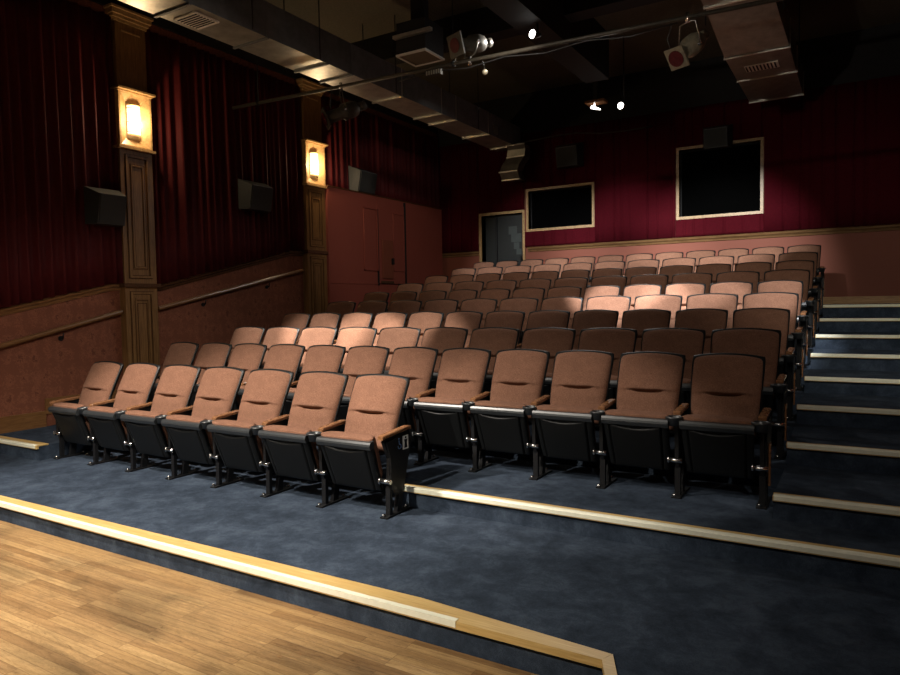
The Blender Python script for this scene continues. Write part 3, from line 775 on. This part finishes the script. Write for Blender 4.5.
# right duct, stepping down over the right aisle
e = empty('air_duct', (-1.2, 12.3, ZS + 3.2), label='wide clear-edged grey duct with lit vent slot hanging upper right', cat='duct', group='steel air ducts')
a0, a1 = -1.575, -.80
mb = MB(); z2 = ZS + 3.20
mb.box(a0, a1, 9.87, 12.28, z2, z2 + .36)
mb.hexa([(a0 - .02, 8.6, z2 + .22), (a1 - .07, 8.6, z2 + .22), (a1, 9.87, z2), (a0, 9.87, z2), (a0 - .02, 8.6, z2 + .62), (a1 - .07, 8.6, z2 + .62), (a1, 9.87, z2 + .36), (a0, 9.87, z2 + .36)])
mb.box(a0 - .02, a1 - .07, 5.0, 8.6, z2 + .22, z2 + .62)
ch(mb.build('duct_body', M['ductgrey']), e)
for (y, zz, xa, xb) in ((8.6, z2 + .22, a0 - .02, a1 - .07), (9.87, z2, a0, a1), (11.0, z2, a0, a1), (12.28, z2, a0, a1)):
    mb = MB(); mb.box(xa - .015, xb + .015, y - .012, y + .012, zz - .014, zz); mb.box(xb, xb + .012, y - .012, y + .012, zz, zz + .36); mb.box(xa - .012, xa, y - .012, y + .012, zz, zz + .36)
    ch(mb.build('flange', M['galvrim']), e)
mb = MB(); mb.box(-1.40, -.98, 10.33, 10.60, z2 - .014, z2 - .001); r = ch(mb.build('vent_grille', M['white']), e)
mb = MB()
for i in range(9): mb.box(-1.39 + i * .045, -1.37 + i * .045, 10.35, 10.58, z2 - .018, z2 - .013)
o = mb.build('slats', M['blackpaint']); o.data.transform(Matrix.Translation(-Vector(e.location))); o.parent = r
for y in (8.7, 11.0):
    for xx in (a0 - .03, a1 + .03):
        mb = MB(); mb.tube([(xx, y, z2 + .05), (xx, y, TOP)], .008, 6); ch(mb.build('hanger_rod', M['iron']), e)

# ------------------------------------------------------------------ ceiling beams
S('trim_30', MB().box(-3.95, -3.55, -2, 11.1, ZS + 3.62, TOP), M['blackpaint'])
S('trim_31', MB().box(XL, XW, 5.6, 5.9, ZS + 3.95, TOP), M['ceiling'])
S('trim_32', MB().box(XL, XW, 9.1, 9.4, ZS + 3.95, TOP), M['blackpaint'])

# ------------------------------------------------------------------ lighting pipe
def pipe_y(x): return 7.285 + (x + 8.12) * .062
PZ = ZS + 3.0
e = empty('lighting_pipe', (-8.12, 7.285, PZ), label='thin dark lighting pipe hung across the ceiling below the ducts', cat='pipe')
mb = MB(); mb.tube([(-8.12, pipe_y(-8.12), PZ), (1.6, pipe_y(1.6), PZ)], .024, 10); ch(mb.build('pipe', M['fixture']), e)
for x in (-7.62, -4.4, -.6, 1.2):
    mb = MB(); mb.tube([(x, pipe_y(x), PZ - .03), (x, pipe_y(x), TOP)], .007, 6); mb.tube([(x - .02, pipe_y(x), PZ), (x + .02, pipe_y(x), PZ)], .034, 10)
    ch(mb.build('hanger_rod', M['iron']), e)
MB_ = MB(); pts = [(-1.7 - .5 * i, pipe_y(-1.7 - .5 * i), PZ - .035 - .05 * math.sin(PI * ((i * .5) % 1.0))) for i in range(8)]
mb = MB_; mb.tube(pts, .008, 6); ch(mb.build('power_cable', M['cable']), e)

def stage_light(loc, aim, lab, drop=.32, size=.17, square=True, up_=False, col='fixture', scl=1.0):
    """ellipsoidal spotlight on a yoke clamped to the pipe"""
    e = empty('stage_light', loc, label=lab, cat='stage light', group='spotlights clamped to the lighting pipe')
    sgn = 1 if up_ else -1
    c = Vector((0, 0, sgn * drop)); d = (Vector(aim) - (Vector(loc) + c)).normalized()
    side = d.cross(Vector((0, 0, 1))).normalized(); upv = side.cross(d)
    def P(a, b, g): return c + (d * a + side * b + upv * g) * scl
    mb = MB(); s = size / 2
    mb.tube([P(-.20, 0, 0), P(-.17, 0, 0), P(-.12, 0, 0), P(-.02, 0, 0), P(.0, 0, 0), P(.17, 0, 0)], [q_ * scl for q_ in (.035, .07, .085, .085, .062, .062)], 16)
    mb.build('lamp_body', M[col], e)
    mb = MB(); mb.tube([P(-.27, 0, -.0), P(-.20, 0, 0)], .045 * scl, 12); mb.build('lamp_cap', M[col], e)
    mb = MB(); h = [P(.165, -s, -s), P(.165, s, -s), P(.165, s, s), P(.165, -s, s)]; h2 = [p + d * .02 for p in h]
    mb.hexa(h + h2); mb.build('gel_frame', M[col], e)
    mb = MB(); mb.tube([P(.186, 0, 0), P(.190, 0, 0)], .066 * scl, 20); mb.build('lens', M['gel'], e)
    mb = MB(); mb.tube([P(-.03, -.10, 0), Vector((0, 0, sgn * .06)) + side * -.10, Vector((0, 0, sgn * .045)), Vector((0, 0, sgn * .06)) + side * .10, P(-.03, .10, 0)], .010, 8)
    mb.build('yoke', M['chrome' if col == 'beige' else 'fixture'], e)
    mb = MB(); mb.tube([P(-.03, -.115, 0), P(-.03, .115, 0)], .014, 8); mb.build('pivot_knob', M['chrome'], e)
    mb = MB(); mb.tube([(0, 0, -.05), (0, 0, .05)], .022, 8)
    mb.build('clamp', M['chrome'], e)
    mb = MB(); mb.tube([P(-.24, .02, .02), c + Vector((-.18, .05, .02)), c + Vector((-.22, .02, sgn * -.15)), Vector((-.16, 0, -.03)), Vector((-.30, 0, .02))], .008, 6)
    mb.build('power_cable', M['cable'], e)
    return e
stage_light((-6.13, pipe_y(-6.13), PZ), (-8.4, 4.9, 2.9), 'black spotlight below the pipe in front of the far sconce', .36, .19, scl=1.35)
stage_light((-4.17, pipe_y(-4.17), PZ), (-5.3, 4.6, 4.0), 'dark spotlight standing above the pipe beside the square vent', .20, .20, up_=True, scl=1.3)
stage_light((-1.60, pipe_y(-1.60), PZ), (-3.0, 4.6, 1.9), 'grey spotlight with square frame and red lens at the right duct', .33, .17, col='beige', scl=1.3)

# square vent box near the pipe
e = empty('ceiling_vent', (-4.95, 7.61, ZS + 3.2), label='black square vent box with white rimmed brown underside by the duct', cat='vent')
mb = MB(); mb.box(-5.17, -4.73, 7.39, 7.83, ZS + 3.22, ZS + 3.62); ch(mb.build('vent_housing', M['blackpaint']), e)
mb = MB()
for (x0, x1, y0, y1) in ((-5.18, -4.72, 7.38, 7.405), (-5.18, -4.72, 7.815, 7.84), (-5.18, -5.155, 7.405, 7.815), (-4.745, -4.72, 7.405, 7.815)): mb.box(x0, x1, y0, y1, ZS + 3.20, ZS + 3.225)
ch(mb.build('vent_rim', M['white']), e)
ch(MB().box(-5.155, -4.745, 7.405, 7.815, ZS + 3.21, ZS + 3.22).build('filter_panel', M['panelbrown']), e)
mb = MB(); mb.box(-5.17, -4.60, 7.30, 7.36, ZS + 3.40, ZS + 3.44); ch(mb.build('louvre', M['galvrim']), e)
ch(MB().box(-5.05, -4.85, 7.55, 7.67, ZS + 3.62, TOP).build('neck', M['blackpaint']), e)
o = MB(); o.box(-4.78, -4.56, 7.46, 7.52, PZ - .10, PZ - .03)
for i in range(6): o.box(-4.77 + i * .036, -4.75 + i * .036, 7.455, 7.46, PZ - .09, PZ - .04, 1)
o = o.build('socket_strip', [M['fixture'], M['galvrim']]); tag(o, 'small ribbed connector strip strapped under the lighting pipe', 'socket strip')
# small round bulbs near the beam
for (x, y, z, r, lab) in ((-4.03, pipe_y(-4.03) + .12, ZS + 2.87, .035, 'small round white bulb hanging just below the lighting pipe'),):
    e = empty('pendant_bulb', (x, y, z), label=lab, cat='bulb')
    mb = MB(); mb.tube([(0, 0, -r), (0, 0, -r * .6), (0, 0, 0), (0, 0, r * .6), (0, 0, r)], [r * .2, r * .8, r, r * .8, r * .3], 14); mb.build('globe', M['beige'], e)
    mb = MB(); mb.tube([(0, 0, r), (0, -.06, .12)], .006, 6); mb.build('cord', M['cable'], e)

# floodlights
def flood(loc, lab, rz=0, e_=60, beamz=ZS + 3.62):
    e = empty('floodlight', loc, rz, label=lab, cat='floodlight', group='bright round floodlights on the ceiling beam')
    mb = MB(); mb.tube([(0, -.005, 0), (0, .02, 0), (0, .10, .01), (0, .13, .012)], [.062, .060, .036, .025], 18); mb.build('housing', M['fixture'], e)
    mb = MB(); mb.tube([(0, -.030, -.002), (0, -.018, 0), (0, -.004, 0)], [.03, .05, .054], 20); mb.build('bulb', M['bulb'], e)
    top = beamz - loc[2]
    mb = MB(); mb.tube([(0, .09, .02), (0, .09, top)], .010, 8); mb.build('stem', M['cable'], e)
    l = bpy.data.lights.new('flood_light', 'SPOT'); l.energy = e_; l.color = (1, .96, .90); l.shadow_soft_size = .05; l.spot_size = math.radians(105); l.spot_blend = .8
    lo = bpy.data.objects.new('flood_light', l); C.objects.link(lo); lo.location = (loc[0], loc[1] - .10, loc[2] - .01)
    lo.rotation_euler = Vector((-.15, -1, -.95)).to_track_quat('-Z', 'Y').to_euler()
flood((-3.66, 8.30, ZS + 3.46), 'glaring round floodlight above the pipe, nearer of the two', -.42, 150)
flood((-3.40, 11.24, ZS + 3.20), 'glaring round floodlight beyond the beam, farther of the two', -.28, 150, TOP)
e = empty('lamp_bracket', (-3.9, 11.45, ZS + 3.35), label='small wooden board with white spot lamp at the beam end', cat='lamp')
MB().box(-.16, .18, -.10, .12, .02, .06).build('wooden_board', M['armwood'], e, bevel=.005)
mb = MB(); mb.tube([(-.02, 0, .02), (-.02, 0, -.03)], .012, 8); mb.tube([(-.06, -.04, -.04), (-.02, 0, -.05), (.08, .02, -.09)], [.030, .026, .010], 12); mb.build('lamp_head', M['smallbulb'], e)
MB().box(-.03, .03, -.03, .03, .06, TOP - ZS - 3.35).build('stem', M['blackpaint'], e)
o = MB(); cp_ = [(-6.05, 12.9, ZS + 3.26), (-5.3, 13.1, ZS + 3.35), (-4.9, 13.2, ZS + 3.37), (-4.4, 13.2, ZS + 3.29), (-3.9, 13.2, ZS + 3.27), (-3.4, 13.2, ZS + 3.28)]
o.tube(cp_, .014, 6); o = o.build('conduit', M['fixture']); tag(o, 'thin pale conduit running along the top of the back curtain', 'conduit')

# ------------------------------------------------------------------ speakers
def speaker(loc, rz, w, h, d, lab, white=False):
    e = empty('surround_speaker', loc, rz, label=lab, cat='speaker', group='wedge-shaped surround speakers')
    # local: back on y=0, front towards -y ; tapered sides, sloping top
    mb = MB(); k = .78; bm = mb.bm
    mb.hexa([(-w / 2, 0, 0), (-w / 2 * k, -d * .72, 0), (w / 2 * k, -d * .72, 0), (w / 2, 0, 0), (-w / 2, 0, h), (-w / 2 * k, -d, h * .78), (w / 2 * k, -d, h * .78), (w / 2, 0, h)])
    mb.build('cabinet', M['speaker'], e, bevel=.006)
    mb = MB(); q = .90
    mb.hexa([(-w / 2 * k * q, -d * .72 - .012, .02), (w / 2 * k * q, -d * .72 - .012, .02), (w / 2 * k * q, -d * .72, .02), (-w / 2 * k * q, -d * .72, .02), (-w / 2 * k * q, -d - .010, h * .75), (w / 2 * k * q, -d - .010, h * .75), (w / 2 * k * q, -d + .002, h * .75), (-w / 2 * k * q, -d + .002, h * .75)])
    mb.build('grille', M['grille'], e)
    MB().box(-w / 2 * k * .9, w / 2 * k * .9, -d * .99 - .004, -d * .97, h * .765, h * .785).build('lip_strip', M['galvdark'], e)  # paler strip along the front lip of the cabinet
    MB().box(-.05, .05, 0, .06, h * .3, h * .6).build('wall_bracket', M['iron'], e)
    return e
speaker((XL + .11, 5.13, ZS + 1.05), PI / 2, .46, .46, .24, 'black wedge speaker on the left wall just before the nearer pilaster')
speaker((XL + .11, 7.60, ZS + 1.49), PI / 2, .56, .46, .24, 'black wedge speaker on the left wall midway between the pilasters')
speaker((XL + .03, 10.35, BT + .022), PI / 2, .66, .48, .26, 'black speaker standing on the ledge of the red partition')
speaker((-5.04, YB - .075, ZS + 2.70), 0, .56, .48, .26, 'black speaker on the back curtain above the narrower projection window')
speaker((-2.23, YB - .075, ZS + 2.70), 0, .50, .42, .26, 'black speaker overlapping the top of the larger projection window')

# ------------------------------------------------------------------ lights
def spot(loc, aim, e, deg, blend=.35, col=(1, .9, .78), size=.06):  # unseen spots: some read off the light pools, others added as fill
    l = bpy.data.lights.new('unseen_spot', 'SPOT'); l.energy = e; l.spot_size = math.radians(deg); l.spot_blend = blend; l.color = col; l.shadow_soft_size = size
    o = bpy.data.objects.new('unseen_spot', l); C.objects.link(o); o.location = loc
    o.rotation_euler = (Vector(aim) - Vector(loc)).to_track_quat('-Z', 'Y').to_euler()
    return o
WARM = (1, .91, .80); COOL = (.97, .99, 1.0)
spot((-5.5, 1.1, ZS + 3.3), (-4.7, 3.3, .15), 1480, 56, .45, WARM)                 # front row and carpet
spot((-3.6, -1.2, ZS + 3.4), (-4.3, 1.9, 0), 1800, 76, .8, (1, .93, .80))           # stage floor
spot((-5.3, 1.2, ZS + 3.4), (-2.1, 4.6, .6), 800, 21, .5, WARM)                     # right part of the second row
for x_, e_ in ((-6.2, 1500), (-5.3, 3600), (-4.45, 1700)): spot((x_ + .2, 3.5, ZS + 3.6), (x_, 6.15, 1.5), e_, 19, .6, (1, .96, .87))      # left pool, third and fourth rows
for x_, e_ in ((-2.45, 3700), (-1.7, 3900), (-.98, 3500)): spot((x_ + .1, 5.2, ZS + 3.6), (x_, 8.14, 1.86), e_, 19, .5, COOL)     # right pool, fifth and sixth rows
for x_, e_ in ((-5.7, 640), (-4.0, 1050), (-2.2, 1600)): spot((x_, 8.2, ZS + 3.15), (x_, 12.2, ZS + 1.05), e_, 41, .85, COOL)   # back rows and wall
spot((.8, -.8, ZS + 3.6), (-2.2, 5.9, .9), 220, 58, .8, WARM)                       # added fill spot, a general wash
spot((-3.0, 2.0, ZS + 3.7), (-3.6, 10.2, 2.2), 620, 40, .9, WARM)                   # added fill, a faint wash on the upper rows
spot((.9, 2.0, ZS + 3.7), (.5, 9.4, 1.9), 620, 46, .8, (1, .95, .82))               # added spot to brighten the right aisle steps
spot((-1.5, 0.5, ZS + 2.2), (-8.2, 5.0, .8), 380, 30, .9, WARM)                      # added unseen spot to lift the left wall
spot((-3.2, 3.6, ZS + 2.6), (-8.2, 7.4, 1.7), 90, 28, .9, WARM)  # second added spot, for the left wall between the pilasters
spot((-2.5, 6.5, ZS + 3.1), (-8.05, 11.2, ZS + 1.0), 330, 40, .8, WARM)             # added spot to light the red partition
spot((-2.4, 1.0, ZS + 1.6), (-1.25, 9.0, ZS + 3.25), 260, 26, .9, WARM)             # added spot in place of spill on the right duct and lamp
spot((-4.2, 2.0, ZS + 1.2), (-5.2, 7.6, ZS + 3.25), 22, 34, .9, WARM)               # weak added spot standing in for spill on vent box and hung lamps
w = bpy.data.worlds.new('world'); bpy.context.scene.world = w; w.use_nodes = True
w.node_tree.nodes['Background'].inputs['Color'].default_value = (.9, .8, .7, 1); w.node_tree.nodes['Background'].inputs['Strength'].default_value = .0
l = bpy.data.lights.new('ambient', 'AREA'); l.energy = 12; l.size = 6; l.color = (1, .86, .7); o = bpy.data.objects.new('ambient', l); C.objects.link(o); o.location = (-3, 1.5, TOP - .1)
sc = bpy.context.scene
sc.view_settings.view_transform = 'Standard'; sc.view_settings.look = 'None'; sc.view_settings.gamma = 1; sc.view_settings.use_curve_mapping = False
sc.view_settings.exposure = 0.0
